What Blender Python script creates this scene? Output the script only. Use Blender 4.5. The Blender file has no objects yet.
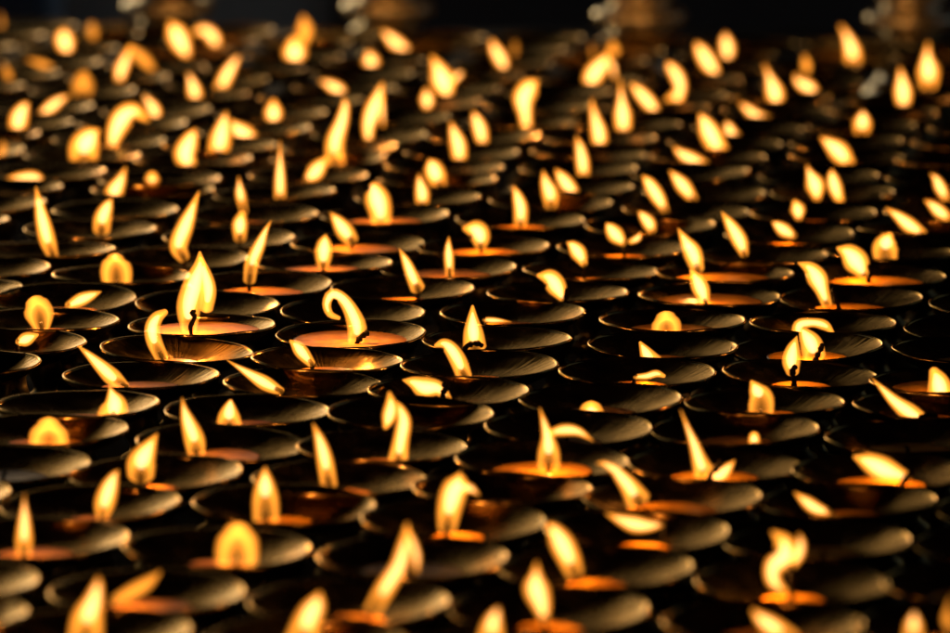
# Rows of lit brass butter lamps on a dark altar table, seen through a long lens.
import bpy, bmesh, math, random
from mathutils import Vector
random.seed(11)
R = math.radians
sc = bpy.context.scene
COL = sc.collection

# ------------------------------------------------------------------ measures
F_PX = 4763.0                     # focal length in photo pixels (950 wide)
PITCH = math.atan(779.5 / F_PX)   # camera looks down about 9.3 degrees
CAM_H = 0.42                      # camera above the rims of the lamps
TABLE_Z = 0.75
LAMP_H = 0.068
RIM_Z = TABLE_Z + LAMP_H
RAD = 0.04                        # rim radius

def ray(x, y):
    u = (x - 475.0) / F_PX
    v = -(y - 316.5) / F_PX
    return Vector((u, math.cos(PITCH) + v * math.sin(PITCH), -math.sin(PITCH) + v * math.cos(PITCH)))

EYE = Vector((0, 0, RIM_Z + CAM_H))
def on_height(x, y, z):
    d = ray(x, y); return EYE + d * ((z - EYE.z) / d.z)
def on_depth(x, y, Y):
    d = ray(x, y); return EYE + d * (Y / d.y)

LAMPS = [
(1,-10,64.5,667.9),
(0,-9,-71.8,612.6),
(1,-9,95.0,632.0,'large blurred flame leaning right at the bottom edge','85.2,640.3,42.6 87.7,617.8,38.8 93.9,600.3,27.6 97.7,585.2,17.5 99.0,576.5,5.0',0.3,1,''),
(2,-9,305.0,640.0,'large flame cut by the bottom edge, orange glow above','300.6,645.4,42.6 308.1,620.3,35.1 315.7,605.3,27.6 319.4,594.0,7.5',0.3,1,''),
(3,-9,500.0,650.0,'flame rising from the bottom edge at centre','489.8,647.9,37.6 492.3,625.3,28.8 496.0,612.8,17.5 498.5,607.8,5.0',0.3,1,''),
(4,-9,723.9,658.6),
(5,-9,925.0,667.0,'rounded flame tip poking over the bottom edge','912.4,647.9,28.8 913.7,625.3,25.1 914.4,615.3,12.5 914.4,612.3,2.5',0.3,1,''),
(0,-8,-58.0,580.0),
(1,-8,147.0,591.0,'dim orange flame lying over to the right','111.5,601.5,15.0 130.3,592.7,22.5 146.6,583.2,20.5 160.3,571.5,6.3',0,0.8,''),
(2,-8,350.0,601.0,'tall flame bent like a knee with a hanging right lobe','372.0,611.5,23.8 385.8,587.7,26.3 398.3,567.7,23.8 404.6,547.7,21.3 407.1,525.1,7.5|416.4,571.5,10.0 416.4,557.7,15.0 412.1,542.6,15.0 407.1,528.9,5.0',0.25,1,''),
(3,-8,551.0,608.0,'leaf shaped flame with its waist cut on the left','544.9,622.8,12.5 541.6,605.3,26.3 536.1,587.7,32.6 536.1,575.2,18.8 536.6,562.2,3.8',0.12,1,''),
(4,-8,762.0,622.0,'flame leaning left at the bottom edge','792.2,640.3,27.6 774.6,627.8,27.6 762.1,619.1,22.5 752.6,609.8,7.5',0.3,1,''),
(5,-8,957.0,626.0,'flame cut off by the right edge near the bottom corner','953.8,635.3,15.0 947.0,620.3,18.8 948.0,605.3,11.3 951.3,595.3,2.5',0.3,0.7,''),
(0,-7,35.0,537.0,'tall pointed upright flame','23.8,556.4,21.3 24.3,537.6,22.5 24.6,517.6,16.5 24.6,502.6,9.0 25.1,493.0,2.0',0.3,1,''),
(1,-7,214.0,547.0,'broad round arched flame','236.8,567.5,47.2 237.1,553.1,50.5 237.8,538.6,46.5 237.8,530.5,33.7',0.75,1,''),
(2,-7,413.0,556.0),
(3,-7,600.0,566.0,'thick blunt flame leaning left','575.0,574.0,23.8 568.7,557.7,29.6 561.2,542.6,30.1 553.7,530.1,20.0 548.2,524.6,7.5',0.25,1,''),
(4,-7,790.0,581.0,'ragged flame with two peaks and a dark bite','785.9,591.5,11.3 774.1,581.5,21.3 773.4,566.4,25.6 784.7,555.2,34.6 783.4,542.1,25.6 772.1,531.4,6.0|791.7,565.2,15.0 798.4,553.9,18.5 800.7,542.6,15.0 798.9,533.6,4.0',0,1,'791.7,592.7 791.7,575.2 790.2,562.7'),
(5,-7,983.4,582.5),
(-1,-6,-79.4,492.7),
(0,-6,95.0,503.0,'flame leaning right to a point','101.1,522.7,12.8 104.4,504.2,25.3 109.5,487.4,22.9 114.5,475.6,13.5 118.6,469.9,2.7',0.3,1,''),
(1,-6,280.0,503.0,'evenly rounded upright flame with a dark heart','266.1,521.1,32.0 265.4,497.5,31.0 265.1,480.6,20.9 265.1,467.2,4.0',0.5,1,''),
(2,-6,451.0,519.0,'flame whose top hooks over to the right','447.0,529.5,23.6 449.1,510.9,29.6 453.1,494.1,32.0 458.2,482.3,26.9 459.8,473.2,6.7|458.2,487.4,16.8 469.9,488.4,14.1 479.4,495.5,2.7',0.3,1,''),
(3,-6,636.0,529.0,'wide flame blown flat to the left','663.9,523.9,8.8 648.9,525.6,17.5 633.8,523.9,22.5 618.8,518.8,15.0 605.8,513.1,3.0',0.1,1,''),
(4,-6,824.0,541.0),
(5,-6,1007.7,544.1),
(-1,-5,3.0,463.0),
(0,-5,160.0,472.0,'teardrop flame pointing up to the right','140.8,476.6,31.0 141.5,462.1,33.0 148.2,448.6,21.9 157.3,433.5,3.4',0.35,1,''),
(1,-5,338.0,478.0,'slim tall flame leaning left','329.1,485.7,20.9 325.1,460.4,20.9 320.1,440.2,15.2 313.3,422.7,4.0',0.3,1,''),
(2,-5,500.0,488.0),
(3,-5,675.0,496.0,'long flame curving down from left to right','638.4,500.8,30.3 629.9,487.4,24.3 622.2,477.9,19.5 614.8,469.9,14.8 604.7,463.8,10.1 596.3,463.1,2.7',0.15,1,''),
(4,-5,853.0,500.0,'small wedge of flame sloping up to the left','832.3,513.1,8.8 817.2,508.8,17.5 805.9,501.3,16.3 794.2,492.0,3.0',0.1,1,''),
(5,-5,1030.3,508.0),
(-1,-4,45.0,429.0,'round arched flame like a horseshoe','48.9,452.5,43.1 48.9,438.8,44.6 48.9,430.0,40.1 48.9,423.7,27.6',0.7,1,''),
(0,-4,215.0,442.0,'tall tapering flame leaning slightly left','196.7,455.0,21.3 194.2,438.8,24.6 187.9,421.2,18.0 184.1,408.7,10.0 182.1,397.7,2.5',0.3,1,''),
(1,-4,381.0,446.0,'tall flame with a second lobe hanging on its left','397.1,466.3,26.3 400.8,441.3,20.5 403.8,421.2,18.8 400.8,408.7,13.0 397.3,401.2,5.0|385.3,427.5,8.5 388.8,417.5,18.0 391.1,405.7,17.5 389.3,391.9,6.0',0.2,1,''),
(2,-4,539.0,458.0,'flame throwing a second tongue to the right','548.7,467.6,27.6 548.7,451.3,25.6 547.4,436.3,16.5 543.6,421.2,10.0 539.6,407.7,2.5|547.4,433.7,10.0 563.7,430.0,15.5 578.7,431.7,12.5 593.7,441.3,2.0',0.35,1,''),
(3,-4,713.0,464.0,'flame drawn out into a long spike up to the left','708.1,481.3,33.7 700.7,463.8,21.6 694.0,443.6,14.1 687.3,426.7,8.8 680.5,409.2,2.7|710.2,480.6,25.6 719.6,474.9,21.6 727.7,467.8,14.8 734.4,460.4,4.7',0.25,1,'710.2,475.6 718.3,467.2 722.6,461.1'),
(4,-4,881.0,470.0,'fat flame blown left from a black wick','909.6,477.9,12.8 886.0,470.5,29.6 869.2,462.1,24.3 854.0,456.4,6.7',0.15,1,'899.5,487.4 906.2,478.9 911.3,472.2'),
(5,-4,1051.4,473.9),
(-2,-3,-85.9,393.8),
(-1,-3,78.0,404.0,'squat triangular flame','113.2,416.2,36.3 114.5,403.7,28.1 111.5,393.7,12.5 109.0,386.1,2.5',0.1,1,''),
(0,-3,246.0,410.0,'short three cornered flame','229.2,426.2,30.1 229.2,413.7,23.8 230.5,402.4,10.0 231.7,399.2,2.5',0.3,1,''),
(1,-3,409.0,412.0),
(2,-3,567.0,426.0),
(3,-3,738.0,428.0,'mere dot of flame above the front rim','754.1,444.3,15.5 754.1,437.8,15.0 754.1,434.7,13.0',0,1,''),
(4,-3,908.0,437.0),
(-2,-2,-36.0,363.0),
(-1,-2,141.0,375.0,'long needle flame blown left beyond its rim','126.5,386.9,10.0 114.0,378.6,19.5 101.5,367.4,16.3 87.7,354.8,8.8 77.2,346.1,2.0',0.3,1,''),
(0,-2,300.0,383.0,'long thin flame stretched far to the left','281.8,391.9,10.0 265.6,383.6,17.0 250.5,374.9,12.0 238.0,367.4,6.3 226.7,360.6,2.0',0.15,1,''),
(1,-2,448.0,390.0,'ragged flame blown flat left off a black wick','449.7,399.9,7.5 438.4,388.7,18.0 424.6,387.4,24.6 413.4,382.4,15.0 402.8,379.9,3.0',0.1,1,'445.4,401.2 442.2,394.9 445.4,388.7 443.4,382.4'),
(2,-2,603.0,398.0,'only the round top of its flame above the front rim','591.2,420.0,28.1 591.2,411.2,28.1 591.2,407.2,24.6',0,1,''),
(3,-2,766.0,402.0,'plump flame with an orange heart','760.9,417.5,28.1 760.9,398.7,28.6 755.8,388.7,18.0 751.6,381.9,6.3',0.55,1,''),
(4,-2,934.0,405.0,'flame whipped into a long point to the left','926.2,421.2,13.8 909.9,412.5,21.0 894.9,401.2,15.5 882.4,388.7,9.0 871.8,377.4,1.5',0.1,1,'921.2,417.5 930.0,415.0 938.7,420.0 942.5,423.7'),
(-2,-1,10.0,342.0,'tiny flame lying to the right at the left edge','17.5,342.3,7.5 23.8,340.1,14.5 30.1,337.5,13.0 38.1,334.5,3.0',0,1,''),
(-1,-1,170.0,349.0,'curved flame bowing out to the left','162.4,358.9,15.2 154.3,341.4,17.5 152.3,327.9,16.8 157.0,317.8,14.1 165.7,311.7,7.4',0.3,1,''),
(0,-1,323.0,359.0,'short flame slanting up to the left','311.9,364.1,9.5 303.1,353.6,15.5 296.9,346.1,13.8 290.1,340.6,3.8',0.1,1,''),
(1,-1,480.0,364.0,'smooth flame arching over to the left','464.7,377.4,17.5 458.5,361.1,19.0 450.9,348.6,16.5 443.4,343.1,12.0 435.4,345.1,5.0',0.2,1,''),
(2,-1,636.0,371.0,'low flat wavy flame','634.3,376.9,6.3 646.4,376.1,8.5 656.4,373.6,9.0 664.4,376.1,5.0',0,1,''),
(3,-1,795.0,373.0,'upright candle flame above a long black wick','792.7,373.1,14.5 791.4,361.1,20.5 793.4,348.6,15.5 797.2,336.8,2.0',0.2,1,'793.4,387.4 794.2,378.6 792.7,372.4 795.9,364.9'),
(4,-1,945.0,383.0,'short glowing flame near the right edge','941.6,398.6,31.0 938.2,381.8,24.3 933.2,370.0,11.8',0.1,1,''),
(-2,0,44.0,320.0,'rounded flame with a dark hollow','41.8,327.9,18.9 39.7,315.1,31.0 37.1,306.0,29.0 35.0,301.6,22.2',0.75,1,''),
(-1,0,203.0,325.0,'tall twin peaked flame on a black wick','189.3,331.3,16.8 188.6,307.7,26.3 194.7,284.1,24.3 199.4,267.3,15.5 199.4,253.1,3.4|206.1,309.4,15.2 208.2,290.8,17.5 204.8,274.0,14.1 200.4,258.8,5.1',0.2,1,'191.3,334.6 190.3,326.2 194.7,317.8 192.0,312.7 196.0,311.1'),
(0,0,353.0,333.0,'flame curled over into a hook','354.7,344.1,15.2 357.1,327.9,20.9 351.4,311.1,16.8 342.6,298.3,13.5 332.5,294.2,14.1 326.8,303.6,10.1 330.2,313.7,8.1 339.3,317.8,4.7',0.15,1,'356.4,345.4 358.8,339.7 362.8,335.3 368.9,331.9'),
(1,0,499.0,339.0,'neat spear shaped flame on a broad dark wick','474.7,347.4,24.9 473.3,331.3,20.9 472.6,317.8,12.1 472.6,305.3,3.4',0.2,1,'464.9,348.8 470.6,344.1 476.7,343.4 483.4,346.1'),
(2,0,660.0,345.0,'small right angled wedge of flame','651.4,362.3,23.8 645.1,351.1,13.0 640.1,342.6,3.8',0,1,''),
(3,0,814.0,346.0,'broad flame beside a leaning black wick','814.7,357.3,24.6 811.0,343.6,24.1 804.7,333.5,15.0 799.7,326.0,3.0',0.2,1,'816.0,358.6 819.7,351.1 823.5,343.6'),
(4,0,965.0,350.0),
(-3,1,-46.0,288.9),
(-2,1,65.0,297.0,'low flame streaming to the right','67.6,306.3,10.0 80.2,300.0,15.5 91.4,295.3,11.5 101.2,291.5,2.5',0,1,''),
(-1,1,205.0,303.0),
(0,1,351.0,311.0),
(1,1,514.0,312.0,'thin flat sliver of flame','483.4,319.5,5.4 490.2,320.1,7.4 498.6,320.5,6.1 511.4,321.8,1.3',0,1,''),
(2,1,672.0,320.0,'low ring shaped flame with a dark middle','666.4,336.3,31.0 666.4,323.9,31.0 665.7,317.1,22.2',0.75,1,''),
(3,1,824.0,323.0,'flame laid over to the right like a flat cap','798.4,336.0,15.5 799.7,325.5,14.0 812.2,322.8,10.5 824.7,325.5,11.5 833.3,333.0,4.0',0,1,''),
(4,1,979.0,327.0),
(-3,2,-17.0,268.0),
(-2,2,119.0,275.0,'ring shaped flame with a dark hole','117.0,287.0,32.1 116.2,272.0,35.6 115.2,263.2,31.1 115.2,258.7,21.0',0.8,1,''),
(-1,2,261.0,283.0,'long curved flame leaning right','249.3,281.3,14.5 251.8,263.2,17.0 259.3,245.7,14.5 265.6,230.7,8.0 271.3,220.6,2.0',0.35,1,''),
(0,2,403.0,288.0,'thin flame pointing up to the left','417.9,288.8,17.5 412.1,275.7,15.5 405.9,260.7,11.5 399.1,247.7,2.5',0.2,1,''),
(1,2,558.0,292.0,'broad flame blown left off a black wick','564.2,301.3,7.0 557.4,288.3,22.0 549.9,278.3,20.5 538.1,275.7,6.3',0.15,1,'565.7,302.1 566.2,293.3 567.4,288.3'),
(2,2,708.0,295.0,'bright oval flame below a larger one','706.0,304.1,10.0 701.5,290.8,19.5 696.5,279.5,17.0 690.5,270.7,3.8',0.15,1,''),
(3,2,853.0,297.0,'large flame bent left over a black wick','827.2,305.3,12.5 822.2,290.8,16.5 817.2,278.3,23.0 809.7,268.2,16.5 797.9,262.5,3.0',0.15,1,'838.5,305.8 834.8,295.8 832.3,288.3'),
(4,2,1002.0,303.0),
(-3,3,48.0,250.0,'very tall flame with an orange tip','53.9,258.2,13.0 47.6,240.7,20.5 42.6,220.6,18.5 38.8,203.1,12.0 35.8,186.8,3.0',0.3,1,''),
(-2,3,180.0,257.0,'big blade of flame leaning right','184.1,258.7,15.0 178.4,245.7,22.0 185.4,225.6,20.5 192.4,208.1,13.0 199.2,190.6,2.5',0.3,1,''),
(-1,3,323.0,263.0,'upright bud of flame','323.2,266.2,15.0 323.7,253.2,21.0 324.7,241.9,17.0 325.7,234.7,5.0',0.2,1,''),
(0,3,451.0,268.0,'thin upright flame','449.7,275.2,11.3 448.9,258.2,13.0 448.4,246.9,9.5 448.9,237.2,2.5',0.2,1,''),
(1,3,589.0,270.0,'small oval flame tilted left','584.2,264.5,10.0 578.7,253.2,19.5 572.5,245.7,14.5 566.9,242.2,3.8',0.05,1,''),
(2,3,724.0,273.0,'leaning flame standing above another flame','697.7,270.2,16.3 692.7,253.2,22.0 685.2,240.7,14.5 677.9,228.1,3.0',0.15,1,''),
(3,3,876.0,275.0,'wide flame blown left from a dark wick','864.8,276.2,12.5 857.3,263.2,28.1 848.5,253.2,23.0 837.8,248.2,6.3',0.15,1,'868.6,280.8 870.3,272.0 868.6,264.5'),
(4,3,1023.1,279.6),
(-4,4,-54.2,221.9),
(-3,4,90.0,229.0,'pointed flame leaning right','101.5,231.2,21.3 102.7,218.1,22.0 107.7,205.6,15.5 112.0,198.6,3.8',0.3,1,''),
(-2,4,228.0,237.0,'leaning flame under a thinner flame','240.0,239.4,15.5 240.0,224.4,19.5 242.5,213.1,11.3',0.3,1,''),
(-1,4,357.0,243.0,'flame slanting up to the left','352.0,241.2,18.0 344.5,230.7,22.0 337.0,220.6,15.5 330.2,212.6,3.0',0.2,1,''),
(0,4,485.0,246.0,'flame bending over to the left','480.7,247.7,14.1 480.1,236.9,24.3 475.0,230.2,24.3 464.2,228.5,8.4',0.25,1,''),
(1,4,624.0,247.0,'crescent flame curling up at both ends','624.3,243.7,10.0 616.3,235.7,20.5 610.0,228.1,15.5 606.3,223.6,3.8|630.1,241.9,8.8 637.6,238.2,10.5 640.8,232.7,5.0',0,1,''),
(2,4,763.0,255.0,'slender flame leaning left','744.6,255.2,11.3 739.6,240.7,19.5 730.8,225.6,15.5 721.5,211.9,2.5',0.15,1,''),
(3,4,889.7,252.4,'arched flame with a dark hollow','886.1,261.2,26.1 884.9,248.2,29.6 887.4,239.4,22.0 889.9,234.7,11.0',0.5,1,''),
(-4,5,-13.9,203.8),
(-3,5,115.6,209.5),
(-2,5,256.0,214.0,'slim flame above another flame','244.3,212.6,11.3 240.5,195.6,15.0 239.3,185.6,10.0 238.5,177.0,2.5',0.3,1,''),
(-1,5,387.0,215.0,'broad flame with a rounded left shoulder','380.3,230.2,23.0 380.3,213.1,27.6 377.0,199.3,30.1 372.8,188.1,20.0 370.8,186.1,7.5',0.25,1,''),
(0,5,518.8,218.8,'single upright tooth of flame','520.6,224.4,17.5 520.6,208.1,18.8 517.3,195.6,14.5 513.3,185.6,3.8',0.15,1,''),
(1,5,651.0,224.2,'small leaning drop of flame','651.9,231.4,12.5 648.9,223.1,18.0 642.6,215.6,13.0 638.3,211.4,3.0',0.05,1,''),
(2,5,790.0,233.0,'small oval flame tilted left','794.7,236.4,10.0 784.7,230.7,18.0 777.1,225.1,13.0 772.1,222.1,3.0',0,1,''),
(3,5,922.6,228.6,'long flame slanting up to the left near the right edge','923.7,233.9,12.5 909.9,225.6,19.5 897.4,215.6,14.0 885.6,207.6,3.0',0.05,1,''),
(-4,6,0.2,186.4),
(-3,6,153.0,189.0,'flame leaning right behind another flame','115.2,205.1,21.3 114.0,193.1,24.6 120.3,180.5,17.0 125.8,167.0,3.0',0.3,1,''),
(-2,6,279.0,193.0,'tall narrow column of flame','280.1,198.6,16.0 280.1,185.6,16.5 280.1,170.5,14.0 280.1,155.5,9.5 280.1,140.0,2.5',0.15,1,''),
(-1,6,419.1,197.1,'upright flame in front of a round one','422.1,203.6,17.5 422.1,193.1,19.5 419.9,181.8,13.0 418.9,173.8,3.0',0.15,1,''),
(0,6,548.6,200.4,'pointed flame touching another flame','551.2,206.1,17.5 549.9,193.1,22.0 545.6,181.8,15.5 542.9,170.5,3.0',0.25,1,''),
(1,6,683.0,210.0,'leaf of flame leaning left','665.9,211.4,11.3 657.6,196.8,19.5 648.9,183.1,17.0 642.6,175.5,5.0',0.15,1,''),
(2,6,814.0,213.0,'small round flame','798.9,218.9,11.3 797.7,209.4,19.5 794.7,201.8,10.0',0,1,''),
(3,6,946.8,211.4,'flame lying left at the right edge','950.0,218.9,12.5 940.0,211.9,18.0 932.5,205.6,14.0 924.9,200.6,3.8',0.05,1,''),
(-5,7,-69.3,164.3),
(-4,7,46.8,172.3,'boxy flame blown flat to the left','44.6,185.1,10.0 35.1,178.5,19.5 20.0,178.5,18.0 7.0,179.5,10.0',0,1,''),
(-3,7,161.1,178.8,'small upright oval flame','152.1,193.1,21.3 152.1,183.1,22.5 152.1,175.0,16.5',0.4,1,''),
(-2,7,308.0,175.0,'oval flame tipped to the right','304.4,180.5,7.5 313.2,174.3,22.0 319.4,166.8,21.0 326.2,158.5,10.0',0.1,1,''),
(-1,7,438.4,179.6,'round flame behind a slimmer one','440.9,186.1,17.5 435.9,175.5,26.3 432.2,165.5,22.0 429.2,160.0,7.5',0.3,1,''),
(0,7,573.7,187.2,'oval flame leaning left','578.7,197.6,11.3 568.7,186.8,20.5 561.2,176.8,17.0 555.7,169.5,5.0',0.1,1,''),
(1,7,703.0,192.0,'leaning flame beside its twin','694.0,200.1,13.8 683.9,186.8,20.5 676.4,178.0,15.5 669.7,170.5,3.8',0.15,1,''),
(2,7,834.0,192.0,'wide flame with two horns','817.2,199.3,12.5 815.2,185.6,24.6 809.7,173.0,13.0 806.7,165.5,3.8|841.0,203.6,12.5 835.3,188.1,19.5 832.3,176.8,16.0 831.8,170.0,6.3',0,1,''),
(3,7,946.7,192.7,'flame leaning left by the right edge','947.0,200.1,12.5 940.5,188.1,17.0 936.2,179.3,13.0 930.7,173.8,3.0',0.05,1,''),
(-5,8,-30.9,150.3,'dim orange flame half out at the left edge','-1.7,161.7,15.2 3.4,148.2,15.2 2.7,140.8,3.4',0,0.6,''),
(-4,8,81.5,155.3,'big blurred arch of flame','84.2,166.7,32.0 84.2,148.2,37.1 90.9,136.4,28.3 98.4,130.0,10.1',0.4,1,''),
(-3,8,192.8,158.7,'blurred flame like a leaf leaning right','192.0,169.1,16.8 185.3,154.9,29.6 191.0,138.1,21.6 196.0,129.0,5.1',0.15,1,''),
(-2,8,331.0,158.0,'tall wavy blurred flame','335.2,163.4,25.3 335.2,141.5,24.9 341.9,121.3,19.5 345.3,104.4,14.1 343.6,98.4,5.1',0.2,1,''),
(-1,8,442.8,166.5),
(0,8,579.8,168.0,'oval upright flame','583.7,176.0,17.5 582.5,163.0,19.5 580.0,148.0,15.5 576.2,136.7,3.8',0.1,1,''),
(1,8,693.7,173.1),
(2,8,819.8,175.7),
(3,8,945.9,177.9),
(-5,9,-17.9,133.5),
(-4,9,108.1,140.1,'big blurred flame hooked to the right','110.7,151.6,12.5 115.2,132.8,24.6 122.8,117.7,28.8 134.0,111.5,23.8 147.8,120.3,10.0',0.1,1,''),
(-3,9,217.9,144.8,'blurred upright flame with a leaning neighbour','217.3,156.6,26.9 220.6,138.1,28.3 224.0,121.3,16.8 226.4,112.2,4.0',0.2,1,''),
(-2,9,340.5,146.6),
(-1,9,460.4,151.7,'blurred oval flame left of a matching one','459.8,163.0,20.2 458.2,144.8,22.9 453.8,131.4,16.2 451.1,121.9,4.0',0.1,1,''),
(0,9,584.6,153.5),
(1,9,707.0,156.1,'flame lying flat to the left','706.8,165.7,15.2 692.3,160.0,20.9 680.5,153.3,15.5 674.1,147.5,4.0',0,1,''),
(2,9,844.4,156.6,'blurred flame slanting up to the left','848.9,164.4,20.2 838.8,151.6,26.9 828.7,143.2,18.2 820.7,137.4,4.0',0.05,1,''),
(3,9,953.9,160.7),
(-5,10,17.5,121.9,'boxy blurred flame near the left edge','17.5,134.0,22.5 18.8,119.0,26.1 23.8,107.7,18.5 28.1,103.2,5.0',0.1,1,''),
(-4,10,133.4,123.4),
(-3,10,257.7,130.1,'blurred flame leaning left into its neighbour','260.0,142.1,13.5 245.2,135.4,27.6 236.5,128.0,21.6 230.4,120.6,6.7',0,1,''),
(-2,10,369.4,134.1,'tall blurred flame with two feet','369.5,146.6,12.5 368.3,127.8,19.5 373.3,110.2,24.6 379.5,92.7,16.0 382.6,82.7,5.0|383.3,126.5,7.5 382.1,110.2,12.0 382.1,95.2,8.8',0.1,1,''),
(-1,10,484.6,135.6,'blurred oval flame right of a matching one','483.4,146.2,16.8 480.1,129.7,21.6 476.0,117.9,16.2 473.0,111.2,4.0',0.1,1,''),
(0,10,602.1,138.5,'blurred upright flame left of a taller twin','600.0,149.1,21.3 598.8,132.8,23.0 595.0,117.7,17.0 591.5,99.5,3.8',0.15,1,''),
(1,10,723.3,142.4,'blurred flame leaning left beside a smaller one','721.6,154.3,23.6 710.8,134.7,28.3 704.1,121.3,19.5 699.4,113.9,5.1',0.1,1,''),
(2,10,849.0,142.4),
(3,10,969.3,144.2),
(-6,11,-61.0,100.6),
(-5,11,41.1,106.6,'blurred flame lying to the right','37.6,117.2,10.0 50.1,107.7,19.5 60.1,100.2,16.0 68.6,96.5,5.0',0.1,1,''),
(-4,11,158.8,110.4,'small blurred flame with an orange spark','156.6,120.8,15.0 154.1,110.2,21.0 147.8,100.2,14.5 143.3,95.7,3.8',0.1,1,''),
(-3,11,275.2,114.5,'perfectly round ball of flame','273.5,125.3,13.5 273.5,112.8,25.6 273.5,101.1,13.5',0,1,''),
(-2,11,396.5,116.4),
(-1,11,523.9,121.5,'mushroom shaped blurred flame','527.4,132.8,18.0 524.9,112.7,21.0 523.6,97.7,28.6 529.9,86.4,26.3 536.9,80.7,10.0',0.05,1,''),
(0,11,625.5,124.1,'tall blurred spire of flame','623.8,135.3,21.3 622.6,115.2,24.6 621.3,97.7,14.5 620.1,78.2,3.8',0.15,1,''),
(1,11,746.5,128.1,'small blurred flame leaning left','745.8,140.8,11.3 733.3,136.5,21.0 728.3,126.5,16.0 725.8,122.3,5.0',0,1,''),
(2,11,862.4,126.1,'small arched flame standing alone','861.1,134.8,20.0 862.3,124.0,25.6 862.8,115.2,16.5 862.8,111.5,5.0',0.3,1,''),
(3,11,984.0,128.4),
(-6,12,-26.4,87.3),
(-5,12,83.0,90.2,'dim orange arch of flame','82.7,97.7,25.1 82.7,86.4,32.1 83.9,76.4,23.8 85.7,71.7,10.0',0.3,0.6,''),
(-4,12,196.5,94.8,'blurred triangular flame','196.7,103.2,20.0 194.2,90.2,22.0 190.4,77.7,13.5 187.4,72.9,3.8',0.2,1,''),
(-3,12,308.9,98.9),
(-2,12,426.1,100.8,'small round flame under a larger one','427.1,108.5,15.0 427.1,99.0,22.0 425.9,89.7,10.0',0,1,''),
(-1,12,537.3,105.1),
(0,12,657.2,107.5,'blurred flame leaning left','658.9,116.5,15.0 648.9,102.7,22.0 638.8,91.4,19.5 630.8,83.4,6.3',0.1,1,''),
(1,12,775.1,110.7,'blurred flame blown flat to the left','777.6,120.8,10.0 759.6,117.7,19.5 747.1,109.0,16.0 740.1,103.5,5.0',0,1,''),
(2,12,882.8,111.8),
(-6,13,10.2,74.1,'dim orange flame near the left edge','11.3,82.2,12.5 7.5,73.9,18.5 4.5,65.1,7.5',0,0.6,''),
(-5,13,118.2,76.5,'blurred flame leaning right against another','119.0,83.2,15.0 120.8,71.4,21.0 125.3,60.1,19.5 130.3,47.6,10.0',0.1,1,''),
(-4,13,220.8,82.1,'blurred flame leaning right','219.2,90.7,20.0 226.7,75.2,22.0 235.0,61.4,16.0 239.8,55.6,3.8',0.1,1,''),
(-3,13,344.3,87.8,'blurred double blob of flame','347.0,99.0,12.5 338.2,90.2,22.0 328.2,83.9,17.0 320.2,80.9,5.0',0,1,''),
(-2,13,448.3,89.3,'large three cornered blurred flame','448.4,99.0,15.0 443.4,82.7,32.6 438.4,70.1,24.6 431.7,56.6,6.3|450.9,82.7,15.0 458.5,75.2,15.0 462.2,72.7,6.3',0,1,''),
(-1,13,560.2,91.2),
(0,13,671.8,94.7,'blurred flame twisted like an S','671.4,104.7,26.3 680.2,90.2,20.0 677.7,77.7,22.0 670.9,67.6,18.5 667.2,62.6,5.0',0.05,1,''),
(1,13,778.9,97.0,'blurred flame with its tip bent left','776.6,107.2,20.0 774.6,92.7,26.1 769.6,77.7,16.0 764.1,64.6,3.8',0.1,1,''),
(2,13,902.4,99.3,'blurred upright flame left of a taller one','903.7,110.2,17.5 902.9,92.7,25.6 901.1,77.7,17.0 899.4,67.1,3.8',0.15,1,''),
(-7,14,-66.6,58.4),
(-6,14,51.5,61.7,'oval flame lying left','55.6,69.4,10.0 42.6,64.6,17.0 32.6,61.4,12.0 26.6,60.1,3.8',0,0.8,''),
(-5,14,153.9,65.7,'dimmer blurred flame leaning left against another','156.6,73.9,10.0 144.1,60.1,22.0 131.5,48.9,17.5',0.1,0.7,''),
(-4,14,253.8,69.4),
(-3,14,362.6,72.5),
(-2,14,472.1,75.3),
(-1,14,587.1,79.5,'big blurred flame leaning right','588.7,89.7,20.0 593.7,75.2,28.1 603.8,62.6,23.0 606.8,54.6,10.0|614.3,77.7,11.3 612.5,66.4,14.5 607.5,57.6,7.5',0,1,''),
(0,14,692.6,80.1),
(1,14,814.7,84.5,'blurred flame lying left','818.5,95.7,12.5 808.5,87.7,23.0 798.4,81.4,17.0 795.4,74.7,6.3',0,1,''),
(2,14,925.0,84.4,'tall broad blurred flame by the right edge','928.7,93.9,20.0 928.7,72.7,30.1 927.5,57.6,18.5 928.7,42.6,3.8',0.3,1,''),
(-7,15,-34.0,46.8),
(-6,15,69.2,48.4,'round blurred flame','68.9,54.6,15.0 65.6,45.1,27.1 63.9,36.3,26.3 63.9,30.6,13.8',0,1,''),
(-5,15,184.7,51.4,'big blurred flame tilted left','187.9,57.1,15.0 181.6,45.1,28.1 175.4,32.6,28.8 170.4,24.1,13.8',0,1,''),
(-4,15,291.8,56.1,'blurred flame wider than it is tall','295.4,63.3,23.6 294.7,52.2,33.0 294.7,40.4,20.9',0,1,''),
(-3,15,375.0,61.3,'small round blurred flame','370.8,70.9,20.0 370.8,61.4,26.1 368.3,52.6,13.0',0,1,''),
(-2,15,503.8,64.1,'blurred oval flame touching an orange dot','506.6,73.9,10.0 501.1,60.1,22.0 494.8,48.9,19.5 491.5,40.6,7.5',0,1,''),
(-1,15,596.1,60.0,'dim red orange flame behind a bright one','593.7,60.6,10.0 592.5,51.4,16.0 591.2,44.6,7.5',0,0.4,''),
(0,15,716.6,68.0,'blurred flame leaning left beside an oval one','718.3,77.5,13.5 709.2,64.0,24.9 700.7,50.5,21.6 696.0,43.1,6.7',0,1,''),
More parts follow.
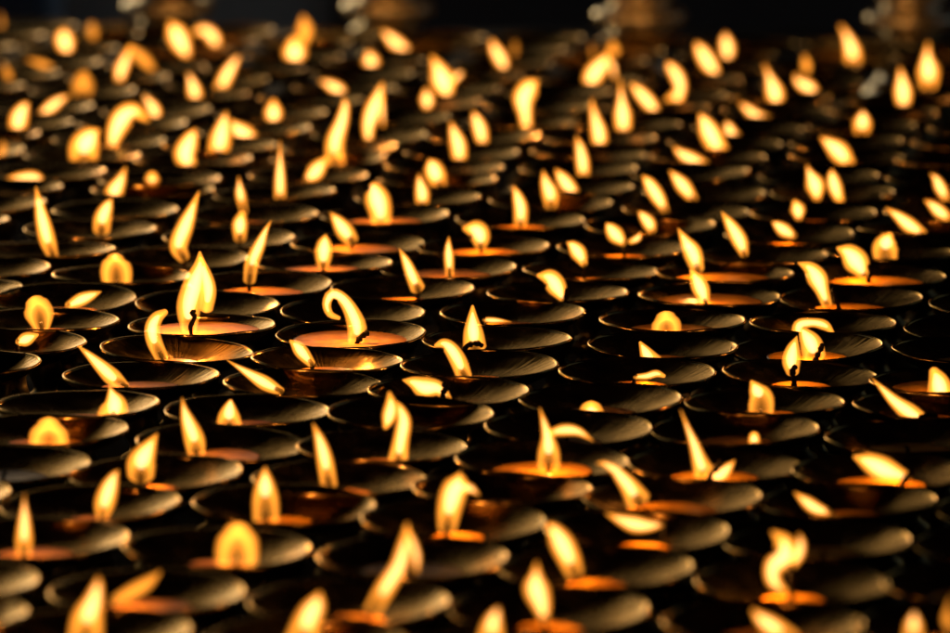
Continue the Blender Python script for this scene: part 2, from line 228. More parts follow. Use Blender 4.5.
(1,15,810.4,67.3,'small round flame above a lying one','807.2,74.4,10.0 806.4,65.6,18.5 804.7,55.9,7.5',0,0.85,''),
(2,15,928.1,70.2),
(-7,16,-2.5,35.5),
(-6,16,95.4,35.3,'dim orange blob of flame','93.9,39.6,15.0 92.7,31.3,22.0 91.4,23.3,11.3',0,0.6,''),
(-5,16,213.3,41.9,'big blurred flame bending left','216.7,49.6,17.5 213.4,37.6,23.0 204.2,30.1,21.0 194.9,32.1,13.8',0.2,1,''),
(-4,16,303.7,41.8,'blurred flame above another one','302.5,46.5,16.8 304.8,30.3,26.3 303.2,16.8,10.8',0,0.8,''),
(-3,16,412.1,46.5,'blurred flame tilted left below a brass stem','412.1,53.1,10.0 398.3,45.1,23.0 388.3,36.3,18.5 382.3,30.8,5.0',0,1,''),
(-2,16,515.5,49.7,'dim orange dot of flame','514.8,57.1,10.0 514.8,48.9,17.0 514.8,41.6,7.5',0,0.5,''),
(-1,16,616.2,52.0,'blurred flame against a brass stem','613.8,59.6,15.0 613.3,50.1,22.0 612.5,41.6,10.0',0,0.75,''),
(0,16,728.1,55.4,'clean oval flame against the dark','727.5,64.6,12.5 727.5,50.1,23.5 725.8,40.1,20.0 725.5,34.1,6.3',0,1,''),
(1,16,849.1,57.0,'tall blurred flame against the black background','853.5,66.1,23.8 852.3,52.6,26.1 847.3,37.6,18.5 840.5,25.6,6.3',0.3,1,''),
(2,16,941.9,57.4),
(-8,17,-58.9,23.0,'dim flame at the left edge','-1.3,32.6,12.5 1.3,23.8,15.0 0.0,13.8,5.0',0,0.6,''),
(-7,17,27.8,24.7),
(-6,17,128.4,27.9),
(-5,17,230.0,31.0),
(-4,17,332.4,33.8),
(-3,17,435.5,36.3),
(-2,17,539.1,38.6),
(-1,17,643.0,40.7),
(0,17,747.1,42.4),
(1,17,851.2,43.9),
(2,17,955.0,45.1),
]


# butter surface below the rim in cm, where the photograph shows it
LEVEL = {(0, 0): .34, (-1, 0): .36, (3, 0): .6, (3, -1): .74, (2, -4): .62, (4, -1): .4, (2, 3): .45, (2, 2): .42,
         (3, -2): .75, (0, 4): .55, (-1, 5): .55, (-1, 4): .5, (0, 3): .5, (2, 1): .6, (3, -4): .72, (1, 0): .95,
         (-1, 3): .55, (1, -1): .85, (-1, 2): .6, (3, 3): .5, (2, -2): .75, (4, -4): .68, (0, -6): .85, (1, -4): .88, (2, -6): .95, (3, -8): 1.0, (2, -8): 1.05, (3, -6): .9, (3, -7): 1.0, (4, -7): .95, (1, -7): .9}

# ------------------------------------------------------------------ materials
def mat(name):
    m = bpy.data.materials.new(name); m.use_nodes = True
    return m, m.node_tree.nodes, m.node_tree.links

def brass_material(name, base, tarnish, rough, streak=.16, metal=1, edge=(.78, .65, .48)):
    m, n, l = mat(name)
    b = n['Principled BSDF']; b.inputs['Metallic'].default_value = metal; b.inputs['Specular Tint'].default_value = (*edge, 1)
    tc = n.new('ShaderNodeTexCoord'); sep = n.new('ShaderNodeSeparateXYZ')
    l.new(tc.outputs['Object'], sep.inputs[0])
    at = n.new('ShaderNodeMath'); at.operation = 'ARCTAN2'
    l.new(sep.outputs[1], at.inputs[0]); l.new(sep.outputs[0], at.inputs[1])
    oi = n.new('ShaderNodeObjectInfo')
    off = n.new('ShaderNodeMath'); off.operation = 'MULTIPLY'; off.inputs[1].default_value = 37.0
    l.new(oi.outputs['Random'], off.inputs[0])
    # scratches running down the wall of the bowl
    ang = n.new('ShaderNodeMath'); ang.operation = 'MULTIPLY'; ang.inputs[1].default_value = 16.0
    l.new(at.outputs[0], ang.inputs[0])
    zz = n.new('ShaderNodeMath'); zz.operation = 'MULTIPLY'; zz.inputs[1].default_value = 60.0
    l.new(sep.outputs[2], zz.inputs[0])
    cmb = n.new('ShaderNodeCombineXYZ')
    l.new(ang.outputs[0], cmb.inputs[0]); l.new(zz.outputs[0], cmb.inputs[1]); l.new(off.outputs[0], cmb.inputs[2])
    st = n.new('ShaderNodeTexNoise'); st.inputs['Scale'].default_value = 1.6; st.inputs['Detail'].default_value = 3
    l.new(cmb.outputs[0], st.inputs['Vector'])
    # patches of tarnish
    mp = n.new('ShaderNodeVectorMath'); mp.operation = 'ADD'
    l.new(tc.outputs['Object'], mp.inputs[0]); l.new(off.outputs[0], mp.inputs[1])
    ns = n.new('ShaderNodeTexNoise'); ns.inputs['Scale'].default_value = 70; ns.inputs['Detail'].default_value = 5
    l.new(mp.outputs[0], ns.inputs['Vector'])
    rp = n.new('ShaderNodeValToRGB'); rp.color_ramp.elements[0].position = .35; rp.color_ramp.elements[1].position = .68
    rp.color_ramp.elements[0].color = (*tarnish, 1); rp.color_ramp.elements[1].color = (*base, 1)
    l.new(ns.outputs['Fac'], rp.inputs[0])
    hs = n.new('ShaderNodeHueSaturation')
    vv = n.new('ShaderNodeMapRange'); vv.inputs['To Min'].default_value = .6; vv.inputs['To Max'].default_value = 1.05
    l.new(oi.outputs['Random'], vv.inputs['Value']); l.new(vv.outputs[0], hs.inputs['Value'])
    l.new(rp.outputs[0], hs.inputs['Color']); l.new(hs.outputs[0], b.inputs['Base Color'])
    rr = n.new('ShaderNodeMapRange'); rr.inputs['From Min'].default_value = .3; rr.inputs['From Max'].default_value = .7
    rr.inputs['To Min'].default_value = rough * .7; rr.inputs['To Max'].default_value = rough * 1.5
    l.new(ns.outputs['Fac'], rr.inputs['Value']); l.new(rr.outputs[0], b.inputs['Roughness'])
    bp = n.new('ShaderNodeBump'); bp.inputs['Strength'].default_value = streak; bp.inputs['Distance'].default_value = .0012
    l.new(st.outputs['Fac'], bp.inputs['Height']); l.new(bp.outputs[0], b.inputs['Normal'])
    return m

def plain(name, a, b_, scale, rough=.7, bump=.2, stretch=(1, 1, 1)):
    m, n, l = mat(name)
    b = n['Principled BSDF']; b.inputs['Roughness'].default_value = rough
    tc = n.new('ShaderNodeTexCoord'); mp = n.new('ShaderNodeMapping'); mp.inputs['Scale'].default_value = stretch
    l.new(tc.outputs['Object'], mp.inputs[0])
    ns = n.new('ShaderNodeTexNoise'); ns.inputs['Scale'].default_value = scale; ns.inputs['Detail'].default_value = 6
    l.new(mp.outputs[0], ns.inputs['Vector'])
    rp = n.new('ShaderNodeValToRGB'); rp.color_ramp.elements[0].color = (*a, 1); rp.color_ramp.elements[1].color = (*b_, 1)
    rp.color_ramp.elements[0].position = .3; rp.color_ramp.elements[1].position = .7
    l.new(ns.outputs['Fac'], rp.inputs[0]); l.new(rp.outputs[0], b.inputs['Base Color'])
    bp = n.new('ShaderNodeBump'); bp.inputs['Strength'].default_value = bump; bp.inputs['Distance'].default_value = .002
    l.new(ns.outputs['Fac'], bp.inputs['Height']); l.new(bp.outputs[0], b.inputs['Normal'])
    return m

BRASS = brass_material('tarnished_brass', (.37, .25, .11), (.15, .098, .042), .21, .24)
STEM_BRASS = brass_material('stem_brass', (.42, .32, .16), (.2, .15, .08), .3, .05)
RIM_BRASS = brass_material('rim_brass', (.40, .26, .095), (.18, .115, .04), .15, .12)
POLISHED = brass_material('polished_brass', (.86, .80, .64), (.74, .66, .48), .24, .02, .85, (.95, .88, .7))
BUTTER = plain('melted_butter', (.34, .11, .006), (.64, .28, .018), 130, .34, .35)
BUTTER.node_tree.nodes['Principled BSDF'].inputs['Specular IOR Level'].default_value = .07
CHAR = plain('charred_wick', (.006, .005, .004), (.02, .015, .01), 900, 1, .6)
CHAR.node_tree.nodes['Principled BSDF'].inputs['Specular IOR Level'].default_value = 0
WOOD = plain('dark_oiled_wood', (.010, .007, .005), (.03, .02, .013), 14, .8, .3, (1, 9, 9))
WOOD.node_tree.nodes['Principled BSDF'].inputs['Specular IOR Level'].default_value = .08
PLASTER = plain('grey_plaster', (.74, .62, .56), (.80, .69, .63), 3, .9, .3)
BLUECLOTH = plain('blue_grey_cloth', (.42, .48, .62), (.5, .56, .7), 6, .95, .2)
BLACKWALL = plain('unseen_black_wall', (.015, .010, .010), (.035, .022, .02), 4, .8, .3)  # for the unseen room surfaces; black so the bowls reflect a dark surround
BROWNWALL = plain('smoky_brown_wall', (.10, .07, .066), (.16, .115, .108), 4, .85, .3)
STONE = plain('worn_stone_floor', (.20, .185, .165), (.28, .26, .235), 3, .8, .3)

FLAME_COL = (1.0, .31, .026)
CORE_COL = (1.0, .66, .30)
def flame_material(name, strength, col=FLAME_COL):
    m, n, l = mat(name)
    n.remove(n['Principled BSDF'])
    e = n.new('ShaderNodeEmission'); e.inputs['Color'].default_value = (*col, 1); e.inputs['Strength'].default_value = strength
    l.new(e.outputs[0], n['Material Output'].inputs['Volume'])
    return m
FLAME_K = 400.0
FLAMES = {}
def flame_mat(dim):
    if dim not in FLAMES: FLAMES[dim] = flame_material('flame_gas', FLAME_K * dim ** 1.6)
    return FLAMES[dim]
CORE_MAT = flame_material('flame_heart', 270.0, CORE_COL)

# ------------------------------------------------------------------ mesh helpers
def link(name, me, material, parent=None, loc=(0, 0, 0), smooth=True):
    o = bpy.data.objects.new(name, me); COL.objects.link(o)
    if material and not me.materials: me.materials.append(material)
    if smooth:
        for p in me.polygons: p.use_smooth = True
    o.location = loc
    if parent: o.parent = parent
    return o

def mesh_of(name, verts, faces):
    me = bpy.data.meshes.new(name); me.from_pydata([tuple(v) for v in verts], [], faces); me.update()
    bm = bmesh.new(); bm.from_mesh(me); bmesh.ops.recalc_face_normals(bm, faces=bm.faces); bm.to_mesh(me); bm.free()
    return me

def lathe(name, prof, seg=72):
    """closed solid of revolution from an (r, z) outline that starts and ends on the axis"""
    vs, fs, rings = [], [], []
    for r, z in prof:
        if r < 1e-6:
            rings.append([len(vs)]); vs.append((0, 0, z))
        else:
            rings.append(list(range(len(vs), len(vs) + seg)))
            vs += [(r * math.cos(2 * math.pi * k / seg), r * math.sin(2 * math.pi * k / seg), z) for k in range(seg)]
    for a, b in zip(rings, rings[1:]):
        for k in range(seg):
            k2 = (k + 1) % seg
            if len(a) == 1: fs.append((a[0], b[k], b[k2]))
            elif len(b) == 1: fs.append((a[k], b[0], a[k2]))
            else: fs.append((a[k], b[k], b[k2], a[k2]))
    return mesh_of(name, vs, fs)

def ring_lathe(name, prof, seg=96):
    n = len(prof)
    vs = [(r * math.cos(2 * math.pi * k / seg), r * math.sin(2 * math.pi * k / seg), z) for k in range(seg) for r, z in prof]
    fs = [(k * n + i, ((k + 1) % seg) * n + i, ((k + 1) % seg) * n + (i + 1) % n, k * n + (i + 1) % n) for k in range(seg) for i in range(n)]
    return mesh_of(name, vs, fs)

def smooth_line(pts, n):
    """Catmull-Rom through tuples, n samples"""
    P = [tuple(2 * a - b for a, b in zip(pts[0], pts[1]))] + list(pts) + [tuple(2 * a - b for a, b in zip(pts[-1], pts[-2]))]
    out, m = [], len(pts) - 1
    for k in range(n):
        t = k / (n - 1) * m; i = min(int(t), m - 1); t -= i
        p0, p1, p2, p3 = P[i], P[i + 1], P[i + 2], P[i + 3]
        out.append(tuple(.5 * (2 * b + (c - a) * t + (2 * a - 5 * b + 4 * c - d) * t * t + (3 * b - a - 3 * c + d) * t ** 3)
                         for a, b, c, d in zip(p0, p1, p2, p3)))
    return out

def smooth_profile(pts, n): return [(max(r, 0), z) for r, z in smooth_line(pts, n)]

def flame_mesh(spine, cavity, seg=20, e=1.55, deep=1.0):
    """spine: (x, y, z, half_width) base to tip. A hollow-footed tongue: the skin turns in at the foot
    round the dark zone at the wick and closes at the tip."""
    n = len(spine)
    P = [Vector(s[:3]) for s in spine]; W = [max(s[3], .0002) for s in spine]
    vs, fs, rings = [], [], []
    def ring(c, t, hw, hd, bend=0.0):
        side = Vector((t.z, 0, -t.x)); side = side.normalized() if side.length > 1e-6 else Vector((1, 0, 0))
        back = t.cross(side).normalized()
        idx = []
        for k in range(seg):
            a = 2 * math.pi * k / seg; ca, sa = math.cos(a), math.sin(a)
            idx.append(len(vs))
            h1 = min(hw, .8 / abs(bend)) if bend * ca > 0 else hw     # the inside of a tight bend stays slim
            vs.append(c + side * (h1 * math.copysign(abs(ca) ** e, ca)) + back * (hd * math.copysign(abs(sa) ** e, sa)))
        rings.append(idx)
    T = []
    for k in range(n):
        t = P[min(k + 1, n - 1)] - P[max(k - 1, 0)]
        T.append(t.normalized() if t.length > 1e-9 else Vector((0, 0, 1)))
    depth = lambda w: deep * .0037 * (w / .004) ** .4
    body = [(P[0] - T[0] * (W[0] * .42), T[0], W[0] * .42), (P[0] - T[0] * (W[0] * .24), T[0], W[0] * .8)]
    body += [(P[k], T[k], W[k]) for k in range(n)]
    we = W[-1]
    body += [(P[-1] + T[-1] * (we * .3), T[-1], we * .82), (P[-1] + T[-1] * (we * .48), T[-1], we * .5)]
    B = [0.0] * n
    for k in range(1, n - 1):
        sd = Vector((T[k].z, 0, -T[k].x))
        B[k] = (T[k + 1] - T[k - 1]).dot(sd) / max((P[k + 1] - P[k - 1]).length, 1e-5)
    B = [max(B[max(0, k - 2):k + 3], key=abs) for k in range(n)]
    bends = [0.0, 0.0] + B + [0.0, 0.0]
    if cavity > 0:
        m = max(3, int(n * cavity) + 2)
        for k in range(m, -1, -1):                      # inside, from the top of the dark zone down
            f = .965 * max(0, 1 - (k / (m + .35)) ** 3) ** .6
            c, t, w = body[k]
            ring(c, t, w * f * (.74 if cavity < .6 else .62), depth(w) * f, bends[k] * 1.35)
        vs.append(body[m][0] + T[min(m, n - 1)] * .0006); top = len(vs) - 1
    else:
        vs.append(P[0] - T[0] * (W[0] * .5)); top = len(vs) - 1
    for k, (c, t, w) in enumerate(body): ring(c, t, w, depth(w), bends[k])
    vs.append(P[-1] + T[-1] * (we * .56)); tip = len(vs) - 1
    for k in range(seg): fs.append((top, rings[0][k], rings[0][(k + 1) % seg]))
    for a, b in zip(rings, rings[1:]):
        for k in range(seg):
            k2 = (k + 1) % seg; fs.append((a[k], b[k], b[k2], a[k2]))
    for k in range(seg): fs.append((rings[-1][k], tip, rings[-1][(k + 1) % seg]))
    return mesh_of('flame', vs, fs)

def tube_mesh(name, pts, rads, seg=9, jitter=0):
    vs, fs, rings = [], [], []
    for k, (p, r) in enumerate(zip(pts, rads)):
        t = (pts[min(k + 1, len(pts) - 1)] - pts[max(k - 1, 0)]).normalized()
        a = t.cross(Vector((.13, 1, .07))).normalized(); b = t.cross(a)
        idx = []
        for s in range(seg):
            g = 2 * math.pi * s / seg; rr = r * (1 + random.uniform(-jitter, jitter))
            idx.append(len(vs)); vs.append(p + a * (rr * math.cos(g)) + b * (rr * math.sin(g)))
        rings.append(idx)
    for a, b in zip(rings, rings[1:]):
        for k in range(seg):
            k2 = (k + 1) % seg; fs.append((a[k], b[k], b[k2], a[k2]))
    fs.append(tuple(reversed(rings[0]))); fs.append(tuple(rings[-1]))
    return mesh_of(name, vs, fs)

def box_mesh(name, x0, x1, y0, y1, z0, z1, bevel=.004):
    bm = bmesh.new(); bmesh.ops.create_cube(bm, size=1)
    for v in bm.verts:
        v.co = Vector(((x0 + x1) / 2 + v.co.x * (x1 - x0), (y0 + y1) / 2 + v.co.y * (y1 - y0), (z0 + z1) / 2 + v.co.z * (z1 - z0)))
    if bevel: bmesh.ops.bevel(bm, geom=bm.edges[:], offset=bevel, segments=2, affect='EDGES')
    me = bpy.data.meshes.new(name); bm.to_mesh(me); bm.free(); return me

def tag(o, label, cat, group=None):
    o['label'] = label; o['category'] = cat
    if group: o['group'] = group
    return o
def empty(name, loc):
    o = bpy.data.objects.new(name, None); COL.objects.link(o); o.location = loc; o.empty_display_size = .02
    return o
def structure(o): o['kind'] = 'structure'; return o

# ------------------------------------------------------------------ lamp parts (z = 0 at the foot, metres)
H = LAMP_H
INNER = [(3.9, -.02), (3.83, -.07), (3.5, -.22), (2.9, -.45), (2.2, -.68), (1.4, -.85), (.7, -.93), (0, -.95)]
def inner_radius(d):                                   # d in cm below the rim
    for (r0, z0), (r1, z1) in zip(INNER, INNER[1:]):
        if -z1 >= d: return r0 + (r1 - r0) * (d + z0) / (z0 - z1)
    return .5
outer = smooth_profile([(0, -1.42), (.9, -1.39), (1.9, -1.18), (2.85, -.84), (3.42, -.55), (3.8, -.28)], 22)
lip = [(3.9, -.14), (3.88, -.03)]
inner = smooth_profile(INNER, 30)
bowl_prof = [(r / 100, H + z / 100) for r, z in outer + lip + inner[1:]]
RIM_PROF = [(r / 100, H + z / 100) for r, z in ((3.84, -.15), (3.95, -.17), (4.015, -.12), (4.035, -.05), (4.02, .01), (3.975, .045), (3.925, .03), (3.87, -.04))]
def dent(me, a, b, c):
    for v in me.vertices:
        r = math.hypot(v.co.x, v.co.y); t = math.atan2(v.co.y, v.co.x); f = (r / .04) ** 3
        v.co.z += f * (.0003 * math.sin(2 * t + a) + .0002 * math.sin(5 * t + b) + .00012 * math.sin(9 * t + c))
        q = 1 + f * (.0035 * math.sin(2 * t + c) + .003 * math.sin(3 * t + a) + .0012 * math.sin(11 * t + b))
        v.co.x *= q; v.co.y *= q
    me.update(); return me
BOWLS = []
for _k in range(6):
    abc = [random.uniform(0, 6.28) for _ in range(3)]
    BOWLS.append((dent(lathe('bowl', bowl_prof, 96), *abc), dent(ring_lathe('rim', RIM_PROF), *abc)))
stem_pts = [(0, 0), (2.3, 0), (2.38, .12), (2.3, .28), (1.7, .55), (1.0, .95), (.72, 1.5), (.68, 1.9), (1.05, 2.15), (1.15, 2.4), (1.05, 2.65),
            (.65, 2.9), (.62, 3.2), (.8, 3.6), (1.0, 4.0), (.85, 4.5), (.8, 4.9), (1.1, H * 100 - 1.36), (0, H * 100 - 1.3)]
STEM = lathe('stem', [(r / 100, z / 100) for r, z in stem_pts], 40)
_butter = {}
def butter_mesh(d):
    d = round(d * 20) / 20
    if d not in _butter:
        r = inner_radius(d) / 100 + .0004
        prof = [(0, H - d / 100 - .0012), (r * .6, H - d / 100 - .0012), (r - .0008, H - d / 100 - .0010), (r, H - d / 100)]
        prof += [(r * f, H - d / 100 + .0003 * (f - .7)) for f in (.96, .9, .75, .5, .25)] + [(0, H - d / 100 - .0002)]
        _butter[d] = lathe('butter', prof, 64)
    return _butter[d]

FOCUS = 2.50
APERTURE = .0215
def blur_px(Y): return F_PX * APERTURE * abs(1 / FOCUS - 1 / max(Y, .5))

ORD = ['zeroth', 'first', 'second', 'third', 'fourth', 'fifth', 'sixth', 'seventh', 'eighth', 'ninth', 'tenth', 'eleventh', 'twelfth', 'thirteenth',
       'fourteenth', 'fifteenth', 'sixteenth', 'seventeenth', 'eighteenth', 'nineteenth', 'twentieth', 'twenty-first', 'twenty-second',
       'twenty-third', 'twenty-fourth', 'twenty-fifth', 'twenty-sixth', 'twenty-seventh', 'twenty-eighth']
rows = sorted({e[1] for e in LAMPS})
place = {}
for e in LAMPS:
    row = sorted(q[2] for q in LAMPS if q[1] == e[1])
    place[e[:2]] = (row.index(e[2]) + 1, rows.index(e[1]) + 1)

def lamp_label(e):
    n, r = place[e[:2]]
    if len(e) > 4:
        tail = '%s from left in %s row' % (ORD[n], ORD[r])
        s = 'brass lamp, ' + e[4] + ', ' + tail
        if len(s.replace(',', ' ').split()) > 16: s = 'lamp, ' + e[4] + ', ' + '%s in %s row' % (ORD[n], ORD[r])
        return s
    return 'brass butter lamp without visible flame, %s from left in %s row from front' % (ORD[n], ORD[r])

light_data = {}
for e in LAMPS:
    i, j, px, py = e[:4]
    c = on_height(px, py, RIM_Z)
    root = empty('butter_lamp', (c.x, c.y, TABLE_Z))
    tag(root, lamp_label(e), 'butter lamp', 'brass butter lamps in rows on the table')
    rz = random.uniform(0, 6.28); tx, ty = random.gauss(0, .017), random.gauss(0, .017); s = random.uniform(.985, 1.012)
    bowl_me, rim_me = random.choice(BOWLS)
    for nm, me, mt in (('bowl', bowl_me, BRASS), ('rim', rim_me, RIM_BRASS), ('stem', STEM, STEM_BRASS)):
        o = link(nm, me, mt, root, smooth=True)
        o.rotation_euler = (tx, ty, rz); o.scale = (s, s, 1)
    d = min(LEVEL.get((i, j), random.choice((.7, .75, .8, .85))), .86)
    o = link('butter', butter_mesh(d), BUTTER, root); o.rotation_euler = (0, 0, rz)
    bz = RIM_Z - d / 100
    org = Vector((c.x, c.y, TABLE_Z))
    if len(e) <= 4:                                    # burnt down below the rim
        a = random.uniform(0, 6.28)
        pts = [Vector((0, 0, H - d / 100 - .003)), Vector((0, 0, H - d / 100 + .001)), Vector((.0015 * math.cos(a), .0015 * math.sin(a), H - d / 100 + .003))]
        link('wick', tube_mesh('wick', pts, [.0011, .001, .0007], 8, .2), CHAR, root)
        continue
    strands = [[tuple(float(q) for q in p.split(',')) for p in st.split()] for st in e[5].split('|')]
    cav, dim, wk = e[6], e[7], e[8]
    bx, by, bw = strands[0][0]
    hit = on_height(bx, by, bz + .003)
    Y = min(max(hit.y, c.y - .009), c.y + .009)
    blur = blur_px(Y)
    m_px = (EYE.y + Y) / math.cos(PITCH) / F_PX          # metres per photo pixel at this depth
    m_px = Y / math.cos(PITCH) / F_PX * 1.0
    lean = random.uniform(-.12, .12)
    foot = on_depth(bx, by, Y)
    # wick: out of the butter into the foot of the flame
    if wk:
        wpts = [tuple(float(q) for q in p.split(',')) for p in wk.split()]
        w3 = [on_depth(x, y, Y - .0036) - org for x, y in wpts]
        low = w3[0].copy(); low.z = min(low.z, bz - TABLE_Z) - .003
        ctl = [tuple(low)] + [tuple(p) for p in w3]
        rad = .0014
    else:
        inside = on_depth(*strands[0][1][:2], Y)
        up = foot.lerp(inside, .45 if cav > 0 else .2) - org
        low = Vector((foot.x - org.x, Y - org.y, bz - TABLE_Z - .003))
        mid = foot - org
        if mid.z < low.z + .001: mid.z = low.z + .001
        if up.z < mid.z + .0015: up.z = mid.z + .0015
        ctl = [tuple(low), tuple(mid), tuple(up)]
        rad = .0010
    cv = smooth_line(ctl, 16)
    wick = link('wick', tube_mesh('wick', [Vector(p) for p in cv], [rad * random.uniform(.75, 1.3) for _ in cv[:-1]] + [rad * .6], 8, .22), CHAR, root)
    # flame: one tongue, sometimes a second
    area = 0
    for k, st in enumerate(strands):
        sp = []
        for x, y, w in st:
            we = max(w - (.45 if Y < FOCUS else .62) * blur, .4 * w)
            p = on_depth(x, y, Y + (k * .0008)) - org
            sp.append((p.x, p.y, p.z, we * .5 * m_px))
        line = smooth_line(sp, 22)
        z0 = line[0][2]
        line = [(a, b + lean * (q - z0), q, w) for a, b, q, w in line]
        for (a, b, q, w), (a2, b2, q2, w2) in zip(line, line[1:]):
            area += math.dist((a, q), (a2, q2)) * (w + w2)
        fl = link('flame' if k == 0 else 'flame_tongue', flame_mesh(line, cav if k == 0 else 0), flame_mat(dim), wick)
        if dim > .9 and not (k == 0 and cav > .6):          # the white hot heart
            t0 = max(.14, cav * .8) if k == 0 else .15
            a0, a1 = int(t0 * 21), 17
            hot = [(a, b, q, w * .6 * math.sin(math.pi * (.12 + .8 * n_ / (a1 - a0))) ** .5) for n_, (a, b, q, w) in enumerate(line[a0:a1 + 1])]
            link('flame_core', flame_mesh(hot, 0, 16, 1.3, .8), CORE_MAT, wick)
        if k == 0: heart = Vector(line[6][:3])
    ld = bpy.data.lights.new('flame_light', 'POINT'); ld.color = (1, .42, .10); ld.shadow_soft_size = 0
    ld.energy = 9 * 4 * math.pi * 2.0 * dim * area
    lo = bpy.data.objects.new('flame_light', ld); COL.objects.link(lo); lo.parent = root; lo.location = heart

# ------------------------------------------------------------------ large lamp stands at the back
big = [(0, 0), (4.2, 0), (4.4, .25), (4.3, .7), (3.8, 1.3), (3.3, 2.1), (2.5, 3.1), (2.1, 4.0), (2.2, 4.55), (2.75, 4.8), (2.98, 5.3), (3.0, 5.75), (2.85, 6.2),
       (2.2, 6.55), (2.1, 6.8), (2.6, 7.05), (3.4, 7.35), (3.6, 7.8), (3.55, 8.25), (3.1, 8.6), (2.4, 8.8), (2.25, 9.3), (2.7, 9.7), (2.9, 10.2), (2.6, 10.7), (1.9, 11.1),
       (1.7, 11.9), (2.2, 12.9), (3.6, 14.2), (5.2, 15.8), (6.4, 17.6), (7.0, 19.4)]
bowl_big = [(0, 13.2), (1.6, 13.1), (3.0, 13.6), (3.6, 14.25), (5.2, 15.85), (6.4, 17.6), (7.0, 19.4), (7.15, 19.5), (7.1, 19.62), (6.85, 19.5), (6.2, 17.8), (5.0, 16.1), (3.0, 14.4), (0, 13.9)]
stand_prof = [(r / 100, z / 100) for r, z in smooth_line(big[1:28], 150)]
stand_prof = [(0, 0)] + stand_prof + [(0, .129)]
STAND = lathe('stem', stand_prof, 80)
BIGBOWL = lathe('bowl', [(r / 100, z / 100) for r, z in bowl_big], 80)
BW = 1.12
for px, ry, txt in ((168, 8, 'leftmost'), (388, 9, 'second from left'), (640, 17, 'third from left'), (912, 20, 'rightmost')):
    p = on_height(px, ry, TABLE_Z + .0785)
    t = empty('altar_lamp', (p.x, p.y, TABLE_Z))
    tag(t, 'large brass altar lamp with ringed stem behind the rows, ' + txt + ' of four', 'altar lamp', 'large altar lamps behind the small lamps')
    for nm, me in (('stem', STAND), ('bowl', BIGBOWL)):
        o = link(nm, me, POLISHED, t); o.rotation_euler = (0, 0, random.uniform(0, 6)); o.scale = (BW, BW, 1)

# ------------------------------------------------------------------ the place
t = empty('altar_table', (0, 3.0, 0))
tag(t, 'dark wooden table carrying all the rows of brass lamps', 'table')
link('tabletop', box_mesh('tabletop', -1.5, 1.5, -1.6, 1.75, TABLE_Z - .05, TABLE_Z), WOOD, t, smooth=False)
for x in (-1.4, 1.4):
    for y in (-1.5, 1.65): link('leg', box_mesh('leg', x - .04, x + .04, y - .04, y + .04, 0, TABLE_Z - .05), WOOD, t, smooth=False)
for side, nm in ((-1, 'left'), (1, 'right')):
    tag(link('unseen_side_wall', box_mesh('unseen_side_wall', min(side * 2.4, side * 2.6), max(side * 2.4, side * 2.6), -3.0, 3.1, 0, 2.7, 0), BLACKWALL, smooth=False), 'unseen black side wall, added to shut out daylight on the ' + nm, 'wall')  # out of view; added to let daylight in only towards the back
tag(link('unseen_rear_wall', box_mesh('unseen_rear_wall', -2.6, 2.6, -3.2, -3.0, 0, 2.8, 0), BLACKWALL, smooth=False), 'unseen black wall added at the near end of the lamp room', 'wall')  # out of view; added to close the camera side dark
structure(link('floor', box_mesh('floor', -40, 40, -40, 40, -.2, 0, 0), STONE, smooth=False))
structure(link('unseen_ceiling', box_mesh('unseen_ceiling', -2.6, 2.6, -3.0, 5.9, 2.7, 2.8, 0), BLACKWALL, smooth=False))  # out of view; runs to the back to keep overhead sky out of the bowls
x_edge = on_depth(332, 10, 5.6).x; x_blue = on_depth(62, 10, 5.6).x
tag(link('brown_wall', box_mesh('brown_wall', x_edge, 2.6, 5.6, 5.8, 0, 2.7, 0), BROWNWALL, smooth=False), 'dark smoky brown wall behind the lamps at upper right', 'wall')
tag(link('plaster_wall', box_mesh('plaster_wall', -.72, x_edge - .003, 5.62, 5.8, 0, .8, 0), PLASTER, smooth=False), 'dim grey plaster wall behind the lamps at upper left', 'wall')
tag(link('low_wall', box_mesh('low_wall', -2.6, -.723, 5.62, 5.8, 0, .8, 0), PLASTER, smooth=False), 'low grey wall under the open bay at far left', 'wall')
cv, cf = [], []
for k in range(60):
    x = -.70 + (x_blue + .70) * k / 59; yy = 5.58 + .018 * math.sin(k * 1.1) + .008 * math.sin(k * 2.7)
    cv += [(x, yy, .12), (x, yy, 0.79), (x, yy + .006, .12), (x, yy + .006, 0.79)]
for k in range(59):
    a = 4 * k; b = a + 4
    cf += [(a, b, b + 1, a + 1), (a + 2, a + 3, b + 3, b + 2), (a + 1, b + 1, b + 3, a + 3), (a, a + 2, b + 2, b)]
cf += [(0, 1, 3, 2), (236, 238, 239, 237)]
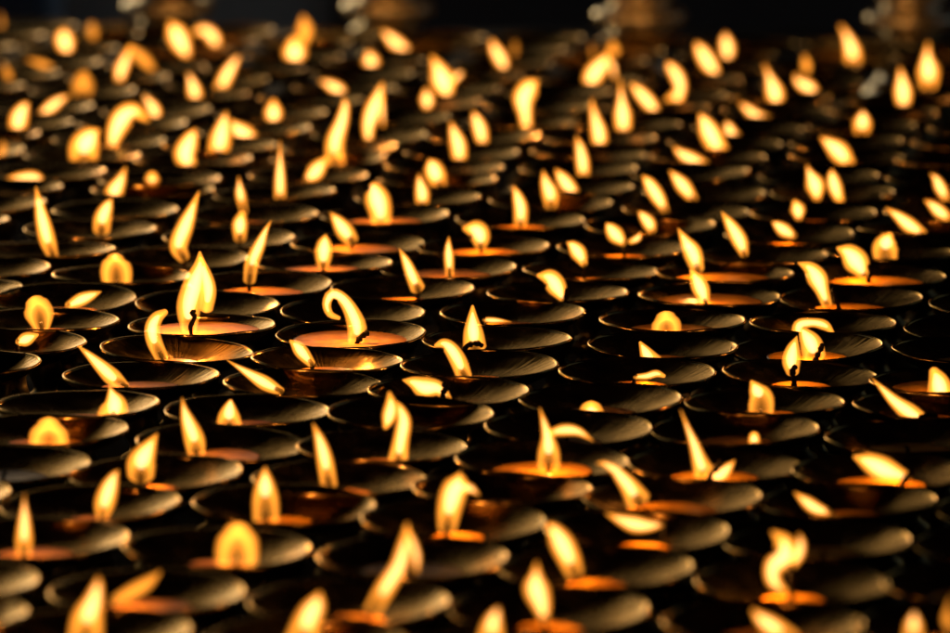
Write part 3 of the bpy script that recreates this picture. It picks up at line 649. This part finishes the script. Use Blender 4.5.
tag(link('wall_cloth', mesh_of('wall_cloth', cv, cf), BLUECLOTH), 'blurred blue grey cloth at the top left corner', 'cloth')

# ------------------------------------------------------------------ light and camera
SUN_EL, SUN_AZ = 9.0, -18.0       # azimuth clockwise from +Y
to_sun = Vector((math.sin(R(SUN_AZ)) * math.cos(R(SUN_EL)), math.cos(R(SUN_AZ)) * math.cos(R(SUN_EL)), math.sin(R(SUN_EL))))
sun = bpy.data.lights.new('sun', 'SUN'); sun.energy = .17; sun.angle = R(16); sun.color = (1, .95, .87)
so = bpy.data.objects.new('sun', sun); COL.objects.link(so); so.rotation_euler = (-to_sun).to_track_quat('-Z', 'Y').to_euler(); so.location = (0, 0, 8)
w = bpy.data.worlds.new('World'); sc.world = w; w.use_nodes = True
n, l = w.node_tree.nodes, w.node_tree.links
sky = n.new('ShaderNodeTexSky'); sky.sky_type = 'NISHITA'; sky.sun_disc = False
sky.sun_elevation = R(SUN_EL); sky.sun_rotation = R(SUN_AZ); sky.dust_density = 3
l.new(sky.outputs[0], n['Background'].inputs[0]); n['Background'].inputs[1].default_value = .062

cam = bpy.data.cameras.new('camera'); co = bpy.data.objects.new('camera', cam); COL.objects.link(co)
co.location = EYE; co.rotation_euler = (math.pi / 2 - PITCH, 0, 0)
cam.sensor_width = 36; cam.lens = F_PX / 950 * 36; cam.clip_start = .05; cam.clip_end = 200
cam.dof.use_dof = True; cam.dof.focus_distance = FOCUS / math.cos(0); cam.dof.aperture_fstop = cam.lens / 1000 / APERTURE
cam.dof.aperture_blades = 0
sc.camera = co
sc.view_settings.view_transform = 'Standard'; sc.view_settings.look = 'None'
sc.view_settings.exposure = 0; sc.view_settings.gamma = 1; sc.view_settings.use_curve_mapping = False
cy = sc.cycles
cy.use_denoising = True; cy.transparent_max_bounces = 48; cy.max_bounces = 7; cy.diffuse_bounces = 3; cy.glossy_bounces = 5
cy.volume_bounces = 0; cy.sample_clamp_indirect = 6; cy.use_light_tree = True
cy.caustics_reflective = True
